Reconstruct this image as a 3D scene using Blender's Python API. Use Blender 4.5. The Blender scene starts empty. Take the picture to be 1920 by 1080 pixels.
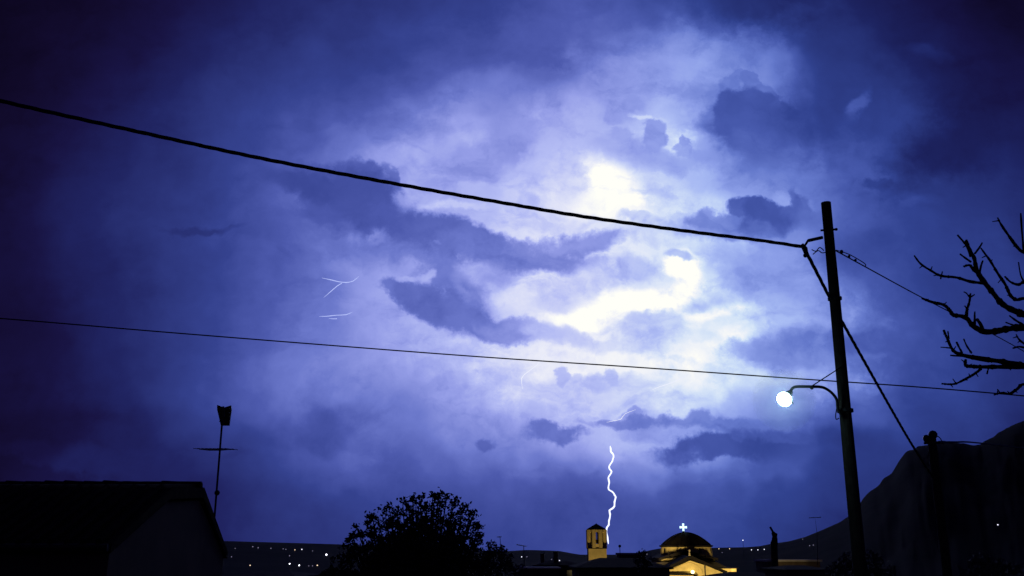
import bpy, math, random
from mathutils import Vector, Matrix
import numpy as np
random.seed(7); np.random.seed(7)
R = math.radians
sc = bpy.context.scene
C = sc.collection

# ------------------------------------------------------------------ camera
F = 1799.0                       # focal length in photograph pixels (1920 wide)
TH = R(15.4)                     # camera pitch
EYE = Vector((0, 0, 6.0))
cam_d = bpy.data.cameras.new('camera'); cam = bpy.data.objects.new('camera', cam_d); C.objects.link(cam)
cam.location = EYE; cam.rotation_euler = (R(90) + TH, 0, 0)
cam_d.sensor_width = 36; cam_d.lens = F / 1920 * 36
cam_d.clip_start = 0.1; cam_d.clip_end = 30000
sc.camera = cam
sc.view_settings.view_transform = 'Standard'; sc.view_settings.look = 'None'
sc.view_settings.exposure = 0; sc.view_settings.gamma = 1
sc.cycles.use_denoising = True
sc.cycles.max_bounces = 4
sc.cycles.use_adaptive_sampling = True; sc.cycles.adaptive_threshold = .015; sc.cycles.adaptive_min_samples = 16

def ray(px, py):
    a = (px - 960) / F; b = (540 - py) / F
    return Vector((a, math.cos(TH) - b * math.sin(TH), math.sin(TH) + b * math.cos(TH)))
def at(px, py, Y):
    """world point at ground distance Y in front of the balcony, seen in that direction"""
    d = ray(px, py); return EYE + d * (Y / d.y)

# ------------------------------------------------------------------ world: storm sky lit from inside by lightning
def lin(c):
    return tuple(((v / 255) / 12.92 if v / 255 <= .04045 else (((v / 255) + .055) / 1.055) ** 2.4) for v in c) + (1,)
W = bpy.data.worlds.new('World'); sc.world = W; W.use_nodes = True
nt = W.node_tree; nt.nodes.clear(); NN = nt.nodes.new; LK = nt.links.new
def setin(sock, v):
    if hasattr(v, 'is_output') or isinstance(v, bpy.types.NodeSocket): LK(v, sock)
    else: sock.default_value = v
def M(op, a, b=0.0, c=None, clamp=False):
    n = NN('ShaderNodeMath'); n.operation = op; n.use_clamp = clamp
    setin(n.inputs[0], a); setin(n.inputs[1], b)
    if c is not None: setin(n.inputs[2], c)
    return n.outputs[0]
def VM(op, a, b=None, scale=None):
    n = NN('ShaderNodeVectorMath'); n.operation = op
    setin(n.inputs[0], a)
    if b is not None: setin(n.inputs[1], b)
    if scale is not None: setin(n.inputs['Scale'], scale)
    return n.outputs['Value'] if op in ('LENGTH', 'DOT_PRODUCT') else n.outputs[0]
def RNG(v, a, b, c=0.0, d=1.0, mode='SMOOTHSTEP'):
    n = NN('ShaderNodeMapRange'); n.interpolation_type = mode; n.clamp = True
    setin(n.inputs[0], v)
    for i, x in enumerate((a, b, c, d)): n.inputs[i + 1].default_value = x
    return n.outputs[0]
def NOI(vec, scale, detail, rough=.55, out='Fac', dist=0.0):
    n = NN('ShaderNodeTexNoise'); LK(vec, n.inputs['Vector'])
    n.inputs['Scale'].default_value = scale; n.inputs['Detail'].default_value = detail
    n.inputs['Roughness'].default_value = rough; n.inputs['Distortion'].default_value = dist
    return n.outputs[out]
tc = NN('ShaderNodeTexCoord'); sp = NN('ShaderNodeSeparateXYZ'); LK(tc.outputs['Generated'], sp.inputs[0])
yy = M('MAXIMUM', sp.outputs[1], 0.05)
U = M('DIVIDE', sp.outputs[0], yy); V = M('DIVIDE', sp.outputs[2], yy)
cb = NN('ShaderNodeCombineXYZ'); LK(U, cb.inputs[0]); LK(V, cb.inputs[1]); P0 = cb.outputs[0]
half = (.5, .5, .5)
w1 = VM('SCALE', VM('SUBTRACT', NOI(P0, 7, 3, .5, 'Color'), half), scale=.045)
w2 = VM('SCALE', VM('SUBTRACT', NOI(P0, 26, 5, .6, 'Color'), half), scale=.036)
Pc = VM('ADD', P0, VM('SCALE', VM('SUBTRACT', NOI(P0, 55, 4, .6, 'Color'), half), scale=.022))   # tight billows
P = VM('ADD', VM('ADD', P0, w1), w2)              # curled coordinates for the cloud edges
Ps = VM('ADD', P0, VM('SCALE', VM('SUBTRACT', NOI(P0, 5, 4, .55, 'Color'), half), scale=.16))
# smooth brightness of the cloud deck (rows = elevation, columns = heading), as a sum of a few curve products
gx = [-120, 0, 160, 320, 480, 640, 800, 960, 1120, 1280, 1440, 1600, 1760, 1920, 2040]
gy = [-80, 0, 135, 270, 405, 540, 675, 780, 870, 945, 1035]
G = np.array([
 [.02,.02,.05,.10,.16,.22,.28,.33,.36,.30,.20,.12,.06,.05,.04],
 [.02,.03,.06,.14,.21,.27,.34,.39,.43,.38,.27,.16,.09,.06,.05],
 [.03,.045,.09,.20,.28,.35,.42,.48,.55,.64,.50,.28,.17,.11,.07],
 [.05,.065,.15,.25,.36,.50,.62,.70,.78,.80,.66,.42,.27,.15,.10],
 [.06,.075,.16,.26,.39,.58,.74,.82,.92,.84,.68,.47,.33,.20,.15],
 [.07,.085,.18,.28,.44,.62,.72,.79,.90,.86,.70,.50,.38,.27,.2],
 [.07,.085,.18,.29,.45,.60,.71,.79,.91,.92,.74,.48,.36,.26,.2],
 [.06,.075,.15,.25,.37,.49,.60,.68,.78,.78,.62,.42,.30,.22,.17],
 [.05,.065,.12,.19,.29,.39,.47,.50,.53,.51,.43,.34,.24,.17,.13],
 [.05,.055,.10,.17,.24,.31,.36,.39,.41,.40,.35,.28,.20,.15,.1],
 [.04,.05,.09,.16,.21,.27,.32,.36,.38,.36,.31,.24,.18,.13,.1]])
def uv(px, py):
    d = ray(px, py); return d.x / d.y, d.z / d.y
us = [uv(x, 540)[0] for x in gx]; vs = [uv(960, y)[1] for y in gy]
# at other heights the columns shift slightly in U: resample each row so the table is regular in (U, V)
G2 = np.array([np.interp(us, [uv(x, gy[r])[0] for x in gx], G[r]) for r in range(len(gy))])
Us_, S_, Vt = np.linalg.svd(G2, full_matrices=False)
sps = NN('ShaderNodeSeparateXYZ'); LK(Ps, sps.inputs[0])
def curve(sock, xs, ys):
    n = NN('ShaderNodeFloatCurve')
    lo, hi = min(xs), max(xs); ylo, yhi = min(ys) - .01, max(ys) + .01
    cv = n.mapping.curves[0]; pts = sorted(((x - lo) / (hi - lo), (y - ylo) / (yhi - ylo)) for x, y in zip(xs, ys))
    cv.points[0].location = pts[0]; cv.points[1].location = pts[-1]
    for q in pts[1:-1]: cv.points.new(*q)
    for q in cv.points: q.handle_type = 'AUTO_CLAMPED'
    n.mapping.extend = 'HORIZONTAL'; n.mapping.update()
    LK(RNG(sock, lo, hi, 0, 1, 'LINEAR'), n.inputs['Value'])
    return M('MULTIPLY_ADD', n.outputs[0], yhi - ylo, ylo)
L = 0.0
for k in range(4):
    a = curve(sps.outputs[0], us, list(Vt[k])); b = curve(sps.outputs[1], vs, list(Us_[:, k] * S_[k]))
    L = M('ADD', M('MULTIPLY', a, b), L)
# broad mottling of the deck
mott = NOI(Ps, 9, 6, .6)
L = M('ADD', L, M('MULTIPLY', M('MULTIPLY', M('SUBTRACT', mott, .5), .30), M('ADD', M('MULTIPLY', L, .9), .12)))

nE = M('MULTIPLY', M('SUBTRACT', NOI(Pc, 38, 4, .65), .5), 1.1)     # frays the rim of every lobe
def stroke(px, py, rx, ry, t, rot=0, soft=.35, amt=1.0):
    """one cloud lobe or gap: blends the brightness towards t inside a curled ellipse"""
    global L
    d = ray(px, py); n = NN('ShaderNodeMapping'); n.vector_type = 'TEXTURE'
    ch_ = NN('ShaderNodeVectorMath'); ch_.operation = 'MULTIPLY_ADD'; LK(L, ch_.inputs[0]); ch_.inputs[1].default_value = (1e-9,)*3; LK(Pc if soft <= .25 else P if soft < .7 else Ps, ch_.inputs[2])   # evaluated one after another
    LK(ch_.outputs[0], n.inputs[0])
    n.inputs[1].default_value = (d.x / d.y, d.z / d.y, 0)
    n.inputs[2].default_value = (0, 0, R(-rot))
    n.inputs[3].default_value = (rx / F / d.y, ry / F / d.y ** 2, 1)
    keep = RNG(M('MULTIPLY_ADD', nE, .5 if soft <= .25 else 1.0, VM('LENGTH', n.outputs[0])), max(0, 1 - soft), 1 + soft, 1 - amt, 1)
    L = M('ADD', M('MULTIPLY', M('SUBTRACT', L, t), keep), t)
STROKES = [
 # glow round the flash
 (1150,360,180,130,.91,0,.8,.8),(1180,600,300,130,.91,0,.8,.85),(1200,690,260,60,.95,0,.7,.8),
 (960,330,150,60,.76,20,.8,.7),(820,350,110,45,.74,20,.7,.8),(1060,250,110,110,.76,0,.8,.7),
 # upper middle deck
 (1010,110,80,80,.44,0,.6,.8),(930,200,70,60,.56,-20,.8,.6),(900,288,80,38,.63,0,.4,.75),(960,250,50,40,.60,0,.5,.6),
 (1300,75,150,50,.63,-8,.8,.7),(1230,110,120,45,.68,-20,.8,.6),(1440,110,70,60,.55,30,.8,.5),
 # cumulus
 (1440,150,60,70,.60,30,.8,.6),(1340,150,90,60,.70,0,.8,.5),(1300,120,50,30,.74,-20,.7,.5),
 (1320,190,60,34,.64,-20,.6,.7),(1345,178,26,18,.60,-25,.25,.7),(1370,160,22,18,.54,0,.2,.8),(1388,143,20,16,.54,0,.16,.85),(1403,144,16,13,.52,0,.14,.8),(1412,158,18,16,.52,0,.16,.8),(1430,172,20,16,.51,0,.16,.8),(1445,182,14,12,.50,0,.16,.7),
 (1352,225,36,38,.50,0,.2,.75),(1340,240,26,30,.56,0,.3,.7),(1372,205,36,36,.43,0,.2,.9),(1405,200,42,36,.42,0,.2,.9),(1440,212,40,36,.42,0,.2,.9),(1470,235,34,42,.43,0,.2,.9),(1482,272,30,46,.46,0,.25,.8),(1395,240,60,40,.43,0,.25,.85),(1415,255,80,56,.44,0,.5,.9),(1440,295,74,44,.49,0,.6,.8),(1400,320,110,36,.62,0,.8,.6),(1525,290,34,80,.60,0,.8,.5),
 (1255,205,60,30,.78,0,.7,.6),(1165,205,34,26,.66,-10,.4,.6),(1185,195,20,18,.64,0,.22,.7),(1150,218,20,16,.66,0,.25,.6),
 (1285,258,60,22,.90,10,.6,.75),(1215,216,30,5,.90,10,.6,.7),
 (1228,238,22,18,.63,0,.2,.8),(1226,262,20,26,.64,0,.25,.8),(1165,252,22,16,.67,0,.22,.7),(1155,275,46,18,.70,0,.5,.7),(1284,266,12,11,.64,0,.2,.85),(1282,280,20,14,.66,0,.25,.8),(1255,292,110,24,.68,0,.45,.8),(1330,275,30,20,.62,0,.5,.6),
 (1205,335,60,26,.82,0,.8,.5),
 # flash cores above the cable
 (1110,380,120,54,.92,10,.8,.7),(1080,300,60,40,.84,0,.8,.6),(1135,335,58,34,1.0,48,.95,.85),(1130,325,40,20,1.04,45,.6,.7),(1168,360,46,18,1.05,16,.55,.85),(1115,380,56,22,1.02,-6,.65,.85),(1160,392,70,14,.98,8,.6,.7),(1085,335,16,8,.90,-20,.5,.6),(1050,370,50,22,.90,10,.6,.6),
 # long diagonal dark band
 (560,335,70,20,.37,12,.6,.8),(615,345,90,34,.37,14,.4,.9),(690,325,64,20,.42,22,.35,.8),(700,375,88,44,.40,26,.35,.95),(640,400,70,32,.41,10,.45,.85),
 (620,440,60,24,.48,12,.5,.6),(660,468,60,18,.50,15,.5,.6),(780,425,92,34,.45,24,.32,.92),(760,462,80,26,.50,10,.5,.7),(860,455,95,32,.48,14,.3,.9),(900,478,100,26,.53,8,.4,.85),(990,488,125,24,.57,2,.4,.9),(1085,452,76,20,.60,-10,.35,.85),
 (680,422,34,11,.52,14,.65,.5),(850,392,56,8,.86,8,.5,.7),(765,358,20,26,.74,20,.65,.7),(720,443,10,4,.62,-10,.6,.6),(812,466,6,3,.66,0,.6,.5),(740,330,10,26,.46,-35,.35,.7),
 # bright gap and the lower wedge
 (690,520,80,30,.66,10,.7,.6),(745,500,40,14,.64,20,.6,.6),(700,590,80,40,.66,0,.8,.5),
 (830,520,54,36,.51,40,.4,.85),(745,545,42,14,.50,28,.3,.85),(790,566,62,28,.49,26,.3,.9),(850,590,88,34,.49,16,.3,.9),(920,612,95,24,.54,8,.35,.85),(985,622,90,18,.64,8,.45,.8),(880,560,60,30,.52,30,.5,.8),
 (775,524,24,6,.76,0,.6,.7),(797,516,8,12,.78,20,.6,.7),(925,520,44,24,.64,0,.5,.6),(870,505,24,18,.76,20,.7,.4),(860,550,20,10,.66,40,.6,.5),
 # cores below the cable
 (1282,488,32,27,1.04,20,.4,1),(1275,468,26,10,.72,20,.4,.7),(1100,520,70,30,.86,-10,.6,.6),(1060,560,60,30,.84,0,.5,.6),
 (1170,574,110,28,1.04,-16,.75,1),(1100,602,62,20,1.03,0,.75,1),(1225,548,46,20,1.04,-10,.7,1),(1325,603,76,16,1.02,8,.7,1),(1230,676,140,20,.99,0,.85,.9),
 (1180,655,180,22,.92,0,.6,.6),(1215,612,62,26,.86,-8,.3,.85),(1120,640,110,16,.87,8,.4,.85),(1290,630,70,14,.90,0,.4,.7),(1130,520,30,14,.82,-30,.4,.6),(1120,590,14,7,.92,0,.5,.6),(1308,570,26,10,.86,-20,.4,.6),(1040,570,40,14,.84,0,.4,.6),(1050,625,60,16,.80,10,.5,.7),
 (1200,500,40,24,.74,0,.4,.6),(1190,400,34,8,.84,0,.4,.8),(1240,415,60,14,.84,15,.4,.6),(1330,420,44,26,.70,0,.4,.7),
 # small dark cloud by the pole head
 (1450,370,60,18,.72,0,.7,.6),(1400,388,36,18,.42,0,.22,.9),(1375,402,34,18,.48,0,.3,.8),(1432,392,38,20,.41,10,.22,.9),(1465,402,36,16,.43,0,.25,.85),(1440,414,64,18,.42,0,.35,.85),(1492,380,11,22,.47,-10,.25,.8),(1500,395,24,24,.46,0,.25,.8),(1515,415,36,24,.49,0,.35,.8),(1395,424,44,18,.52,0,.4,.7),(1330,402,40,16,.60,-8,.35,.8),(1345,420,40,18,.62,0,.4,.7),(1470,440,60,20,.58,0,.6,.5),
 # right hand deck
 (1420,500,90,40,.62,20,.6,.7),(1480,560,90,40,.64,0,.8,.5),(1380,585,90,30,.80,0,.7,.5),(1500,655,110,34,.52,0,.5,.7),(1420,650,60,16,.60,0,.5,.5),(1635,645,60,24,.40,0,.4,.6),(1550,160,70,110,.28,10,.8,.7),
 (1600,190,14,34,.46,25,.6,.8),(1740,100,44,14,.24,15,.6,.7),(1640,318,50,14,.45,10,.6,.6),(1650,345,34,16,.33,0,.35,.8),(1690,372,60,14,.42,5,.6,.6),(1800,270,130,60,.14,-20,.7,.7),(1700,430,110,40,.36,-10,.8,.5),(1840,180,120,60,.12,0,.8,.5),(1840,380,60,30,.24,0,.8,.5),
 # low puffs in front of the glow
 (1090,735,90,28,.80,0,.5,.7),(1055,706,13,17,.74,0,.25,.7),(1085,712,12,14,.80,0,.3,.7),(1147,706,13,15,.78,0,.25,.7),(1115,716,20,14,.80,0,.4,.6),(1180,720,50,20,.86,0,.6,.5),(1165,778,28,10,.84,-15,.5,.7),
 # low bands
 (1190,782,24,10,.60,0,.3,.7),(1180,796,90,9,.56,0,.35,.8),(1350,798,180,12,.52,0,.45,.75),(1045,812,55,14,.50,0,.35,.85),(1020,806,24,10,.52,0,.4,.6),(1250,815,70,14,.56,0,.6,.5),
 (1380,838,100,24,.38,0,.3,.85),(1310,850,80,16,.42,-4,.4,.8),(1450,838,70,26,.38,0,.4,.8),(1400,870,140,12,.46,0,.8,.5),(1400,815,90,8,.48,5,.5,.6),(907,828,18,16,.44,0,.35,.7),(990,886,40,5,.50,0,.5,.6),(620,800,80,24,.32,0,.8,.5),(1600,850,60,40,.26,0,.8,.6),
 # faint left side
 (370,425,60,7,.22,0,.6,.6),(140,850,120,26,.165,4,.35,.8),(235,862,110,26,.19,6,.45,.7),(60,790,120,40,.06,0,.8,.5),(400,850,60,8,.24,0,.5,.6),
]
for s_ in STROKES: stroke(*s_)
stm = NN('ShaderNodeMapping'); LK(P, stm.inputs[0]); stm.inputs[2].default_value = (0, 0, R(24)); stm.inputs[3].default_value = (.55, 1.35, 1)
v1 = RNG(NOI(stm.outputs[0], 17, 6, .6, dist=.4), .47, .66); v2 = RNG(NOI(Pc, 21, 5, .6), .50, .70)
veil = M('ADD', M('MULTIPLY', v1, .07), M('MULTIPLY', v2, .055))
L = M('SUBTRACT', L, M('MULTIPLY', veil, RNG(L, .35, .8, .15, 1.0)))
L = M('ADD', L, M('MULTIPLY', RNG(L, .3, .7), .012))
fine = NOI(P, 30, 5, .62)
L = M('ADD', L, M('MULTIPLY', M('MULTIPLY', M('SUBTRACT', fine, .5), .12), M('ADD', M('MULTIPLY', L, 1.0), .05)))
# away from the storm the sky is the dim violet of the unlit deck
mf = RNG(sp.outputs[1], .15, .62)
x = NN('ShaderNodeMix'); x.data_type = 'FLOAT'; LK(mf, x.inputs[0]); x.inputs[2].default_value = .032; LK(L, x.inputs[3]); L = x.outputs[0]
rp = NN('ShaderNodeValToRGB'); LK(L, rp.inputs[0]); els = rp.color_ramp.elements
TONES = [(0,(7,4,16)),(.06,(17,11,42)),(.12,(24,20,66)),(.2,(32,36,96)),(.35,(53,66,142)),(.45,(77,90,172)),(.55,(108,121,203)),(.68,(149,158,231)),(.8,(180,188,244)),(.88,(210,215,247)),(.95,(238,239,249)),(1,(255,255,248))]
els[0].position, els[0].color = 0, lin(TONES[0][1]); els[1].position, els[1].color = 1, lin(TONES[-1][1])
for t_, c_ in TONES[1:-1]: e = els.new(t_); e.color = lin(c_)
bgn = NN('ShaderNodeBackground'); cold = NN('ShaderNodeMix'); cold.data_type = 'RGBA'; cold.blend_type = 'MULTIPLY'; cold.inputs[7].default_value = (.86, 1.0, 1.0, 1)
LK(M('MULTIPLY', RNG(U, .04, .26), RNG(L, .99, .9)), cold.inputs[0]); LK(rp.outputs[0], cold.inputs[6]); LK(cold.outputs[2], bgn.inputs[0]); bgn.inputs[1].default_value = 1.0
W.cycles.sampling_method = 'NONE'
wo = NN('ShaderNodeOutputWorld'); LK(bgn.outputs[0], wo.inputs[0])

# ------------------------------------------------------------------ materials
def mat(name, col, rough=.8, var=.3, scale=3.0, metal=0.0, bump=0.0):
    m = bpy.data.materials.new(name); m.use_nodes = True; t = m.node_tree; b = t.nodes['Principled BSDF']
    n = t.nodes.new('ShaderNodeTexNoise'); n.inputs['Scale'].default_value = scale; n.inputs['Detail'].default_value = 5
    tcn = t.nodes.new('ShaderNodeTexCoord'); t.links.new(tcn.outputs['Object'], n.inputs['Vector'])
    r = t.nodes.new('ShaderNodeValToRGB'); t.links.new(n.outputs['Fac'], r.inputs[0])
    r.color_ramp.elements[0].position = .3; r.color_ramp.elements[1].position = .7
    r.color_ramp.elements[0].color = tuple(c * (1 - var) for c in col) + (1,)
    r.color_ramp.elements[1].color = tuple(min(1, c * (1 + var)) for c in col) + (1,)
    t.links.new(r.outputs[0], b.inputs['Base Color'])
    b.inputs['Roughness'].default_value = rough; b.inputs['Metallic'].default_value = metal
    if bump:
        bp = t.nodes.new('ShaderNodeBump'); bp.inputs['Strength'].default_value = bump; t.links.new(n.outputs['Fac'], bp.inputs['Height']); t.links.new(bp.outputs[0], b.inputs['Normal'])
    return m
def glow(name, col, s, sample=True):
    m = bpy.data.materials.new(name); m.use_nodes = True; t = m.node_tree; t.nodes.clear()
    e = t.nodes.new('ShaderNodeEmission'); e.inputs[0].default_value = lin(col); e.inputs[1].default_value = s
    o = t.nodes.new('ShaderNodeOutputMaterial'); t.links.new(e.outputs[0], o.inputs[0])
    if not sample: m.cycles.emission_sampling = 'NONE'
    return m
m_ground = mat('ground', (.035,.032,.022), .95, .4, .05)
m_road = mat('asphalt', (.05,.05,.05), .85, .2, 2)
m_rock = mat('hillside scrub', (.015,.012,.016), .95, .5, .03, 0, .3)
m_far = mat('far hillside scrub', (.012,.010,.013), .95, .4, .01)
m_wood = mat('weathered pole wood', (.05,.042,.034), .85, .35, 9, 0, .4)
m_rubber = mat('cable rubber', (.012,.012,.014), .6, .2, 8)
m_steel = mat('galvanised steel', (.12,.12,.13), .5, .25, 12, .7)
m_dsteel = mat('dark painted steel', (.03,.03,.035), .5, .2, 12, .3)
m_porc = mat('brown porcelain', (.05,.03,.02), .3, .2, 10)
m_tile = mat('dark clay roof tiles', (.032,.02,.017), .85, .4, 4, 0, .3)
m_slate = mat('dark church tiles', (.013,.011,.011), .8, .3, 4, 0, .3)
m_wall = mat('dull render', (.19,.145,.11), .9, .2, 1.2)
m_dull = mat('dark weathered render', (.03,.027,.025), .95, .2, 1.2)
for q_ in (m_tile, m_slate, m_dull, m_rock, m_far, m_ground): q_.node_tree.nodes['Principled BSDF'].inputs['Specular IOR Level'].default_value = .06
m_pale = mat('white painted roof edge', (.75,.73,.72), .9, .15, 1.2)
m_church = mat('ochre plaster', (.62,.49,.21), .9, .2, 1.6)
m_stone = mat('stone trim', (.45,.38,.26), .9, .15, 3)
m_glass = mat('dark window glass', (.02,.02,.025), .15, .1, 3)
m_bark = mat('bark', (.05,.04,.03), .9, .4, 20, 0, .5)
m_leaf = mat('leaves', (.045,.06,.028), .7, .5, 2)
m_bell = mat('bronze', (.12,.08,.03), .4, .2, 6, .8)
g_lamp = glow('cold lamp glow', (178,234,247), 16)
g_cross = glow('cross glow', (205,250,255), 1.7)
g_bolt = glow('lightning core', (226,232,255), 1.5, False)
g_faint = glow('faint lightning', (186,198,255), 1.0, False)
g_pale = glow('pale lightning', (236,239,255), 1.0, False)
g_warm = glow('warm lamp glow', (255,226,150), 6)
g_town = glow('town lamp white', (225,225,245), 1.8, False)
g_townw = glow('town lamp warm', (255,225,185), 1.6, False)
g_towns = glow('town lamp bright', (235,235,250), 5, False)
g_towng = glow('town lamp faint', (170,165,200), .7, False)

# ------------------------------------------------------------------ mesh helpers
class MB:
    def __init__(s): s.v = []; s.f = []; s.mi = []; s.k = 0
    def add(s, vs, fs):
        o = len(s.v); s.v += [tuple(v) for v in vs]; s.f += [tuple(i + o for i in f) for f in fs]; s.mi += [s.k] * len(fs); return s
    def box(s, x0, x1, y0, y1, z0, z1):
        v = [(x, y, z) for z in (z0, z1) for y in (y0, y1) for x in (x0, x1)]
        return s.add(v, [(0,2,3,1),(4,5,7,6),(0,1,5,4),(2,6,7,3),(0,4,6,2),(1,3,7,5)])
    def prism(s, poly, axis, a, b):
        """poly of (p,q) extruded along axis 'x','y' or 'z' from a to b"""
        mk = {'y': lambda p, q, t: (p, t, q), 'x': lambda p, q, t: (t, p, q), 'z': lambda p, q, t: (p, q, t)}[axis]
        n = len(poly); v = [mk(p, q, a) for p, q in poly] + [mk(p, q, b) for p, q in poly]
        f = [tuple(range(n)), tuple(range(2 * n - 1, n - 1, -1))] + [(i, i + n, (i + 1) % n + n, (i + 1) % n) for i in range(n)]
        return s.add(v, f)
    def tube(s, pts, rad, n=8):
        pts = [Vector(p) for p in pts]
        if not hasattr(rad, '__len__'): rad = [rad] * len(pts)
        vs = []; prev = None
        for i, p in enumerate(pts):
            d = (pts[min(i + 1, len(pts) - 1)] - pts[max(i - 1, 0)]).normalized()
            if prev is None: prev = d.orthogonal().normalized()
            a = (prev - d * prev.dot(d)).normalized(); b = d.cross(a); prev = a
            for k in range(n):
                t = 2 * math.pi * k / n; vs.append(p + (a * math.cos(t) + b * math.sin(t)) * rad[i])
        f = [(i * n + k, i * n + (k + 1) % n, (i + 1) * n + (k + 1) % n, (i + 1) * n + k) for i in range(len(pts) - 1) for k in range(n)]
        f += [tuple(range(n - 1, -1, -1)), tuple(range((len(pts) - 1) * n, len(pts) * n))]
        return s.add(vs, f)
    def lathe(s, c, prof, n=24, sx=1, a0=0.0):
        """prof of (r,z) turned about the vertical through c"""
        v = []
        for r, z in prof:
            for k in range(n):
                t = 2 * math.pi * k / n + a0; v.append((c[0] + r * math.cos(t) * sx, c[1] + r * math.sin(t), c[2] + z))
        f = [(i * n + k, i * n + (k + 1) % n, (i + 1) * n + (k + 1) % n, (i + 1) * n + k) for i in range(len(prof) - 1) for k in range(n)]
        f += [tuple(range(n - 1, -1, -1)), tuple(range((len(prof) - 1) * n, len(prof) * n))]
        return s.add(v, f)
    def ball(s, c, r, n=10, m=6, sz=1.0):
        return s.lathe(c, [(max(1e-4, r * math.sin(math.pi * i / m)), -r * sz * math.cos(math.pi * i / m)) for i in range(m + 1)], n)
    def build(s, name, mats, parent=None, loc=None, smooth=False):
        if not isinstance(mats, (list, tuple)): mats = [mats]
        me = bpy.data.meshes.new(name)
        o = Vector(loc) if loc is not None else Vector((0, 0, 0))
        me.from_pydata([tuple(Vector(v) - o) for v in s.v], [], s.f)
        for q in mats: me.materials.append(q)
        if s.k: me.polygons.foreach_set('material_index', s.mi)
        if smooth: me.polygons.foreach_set('use_smooth', [True] * len(me.polygons))
        me.update()
        ob = bpy.data.objects.new(name, me); C.objects.link(ob); ob.location = o
        if parent is not None:
            ob.parent = parent
            pl = Vector((0, 0, 0)); q = parent
            while q is not None: pl += q.location; q = q.parent
            ob.location = o - pl
        return ob
def tag(o, label, cat, group=None):
    o['label'] = label; o['category'] = cat
    if group: o['group'] = group
    return o
def thing(name, loc, label, cat, group=None):
    o = bpy.data.objects.new(name, None); C.objects.link(o); o.location = loc; o.empty_display_size = .3
    return tag(o, label, cat, group)
def struct(o): o['kind'] = 'structure'; return o
def smooth_poly(pts, k=6):
    out = []; n = len(pts)
    for i in range(n - 1):
        p0, p1, p2, p3 = (Vector(pts[max(0, min(n - 1, j))]) for j in (i - 1, i, i + 1, i + 2))
        for q in range(k):
            t = q / k
            out.append(.5 * ((2 * p1) + (p2 - p0) * t + (2 * p0 - 5 * p1 + 4 * p2 - p3) * t * t + (3 * p1 - p0 - 3 * p2 + p3) * t ** 3))
    out.append(Vector(pts[-1])); return out

# ------------------------------------------------------------------ terrain
def sst(a, b, t): t = max(0, min(1, (t - a) / (b - a))); return t * t * (3 - 2 * t)
def gz(x, y):
    r = math.hypot(x, y); return -7.0 * sst(25, 110, r) - 14 * sst(150, 900, r)
from mathutils import noise as mn
def nz(x, y, s, o=5): return mn.fractal(Vector((x * s, y * s, 3.7)), 1.0, 2.0, o)
def ridge(tab, D):
    az = [math.atan2(ray(p, q).x, ray(p, q).y) for p, q in tab]
    tn = [ray(p, q).z / math.hypot(ray(p, q).x, ray(p, q).y) for p, q in tab]
    return lambda a: 6 + D * float(np.interp(a, az, tn))
HD, MD = 2500, 820
hr = ridge([(-1600,1000),(-400,1003),(0,1005),(430,1015),(640,1021),(800,1027),(940,1034),(990,1031),(1050,1033),(1075,1038),(1095,1041),(1150,1040),(1300,1036),(1500,1030),(1900,1020),(3500,1010)], HD)
mrT = [(1120,1062),(1150,1040),(1200,1036),(1222,1031),(1240,1028),(1290,1028),(1345,1027),(1400,1026),(1425,1024),(1445,1020),(1480,1015),(1510,1007),(1540,995),(1575,980),(1592,969),(1610,948),(1625,930),(1648,914),(1656,902),(1672,893),(1684,873),(1700,852),(1722,842),(1745,839),(1765,833),(1785,831),(1803,838),(1825,841),(1838,839),(1852,829),(1872,818),(1895,806),(1920,797),(1980,780),(2060,765),(2200,790),(2500,820),(3500,930)]
mr = ridge(mrT, MD)
AZM = math.atan2(ray(1120,1062).x, ray(1120,1062).y)
def hill_h(x, y):
    r = math.hypot(x, y); a = math.atan2(x, y)
    s = sst(900, HD, r) if r < HD else 1 - sst(HD, HD * 1.6, r)
    g = gz(x, y); return g - 1 + (hr(a) - g + 1) * s + (nz(x, y, .003) * 9 * s * (1 - s) * 2)
def mount_h(x, y):
    r = math.hypot(x, y); a = math.atan2(x, y)
    s = (sst(230, MD, r) ** 1.15) if r < MD else 1 - .9 * sst(MD, MD * 1.8, r)
    g = gz(x, y); h = mr(a) + mn.fractal(Vector((a * 90, 0, 1)), 1.0, 2.0, 5) * 1.6 * sst(20, 60, mr(a)) * s ** 14; k = sst(AZM - .02, AZM + .03, a)
    return g - 1 + ((h - g + 1) * s + mn.fractal(Vector((a * 34, s * 9, 5)), 1.0, 2.0, 6) * 7 * s * (1 - s) * 4 * min(1, max(0, h - 8) / 60)) * k
def polar(name, fn, mt, a0, a1, na, rs, label=None):
    vs = [(r * math.sin(a0 + (a1 - a0) * i / na), r * math.cos(a0 + (a1 - a0) * i / na)) for r in rs for i in range(na + 1)]
    v = [(x, y, fn(x, y)) for x, y in vs]
    f = [(j * (na + 1) + i, j * (na + 1) + i + 1, (j + 1) * (na + 1) + i + 1, (j + 1) * (na + 1) + i) for j in range(len(rs) - 1) for i in range(na)]
    return struct(MB().add(v, f).build(name, mt, smooth=True))
polar('ground', gz, m_ground, -math.pi, math.pi, 160, [.5,8,16,25,35,50,65,80,95,110,150,200,300,450,650,900,1500,3000,6000,12000])
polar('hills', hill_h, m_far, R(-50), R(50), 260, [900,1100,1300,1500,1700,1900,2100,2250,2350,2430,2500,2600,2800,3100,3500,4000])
polar('mountain', mount_h, m_rock, AZM - .02, R(60), 420, [230,260,300,340,380,420,460,500,540,580,620,660,700,730,760,780,800,810,820,835,860,900,960,1050,1200,1470])
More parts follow.
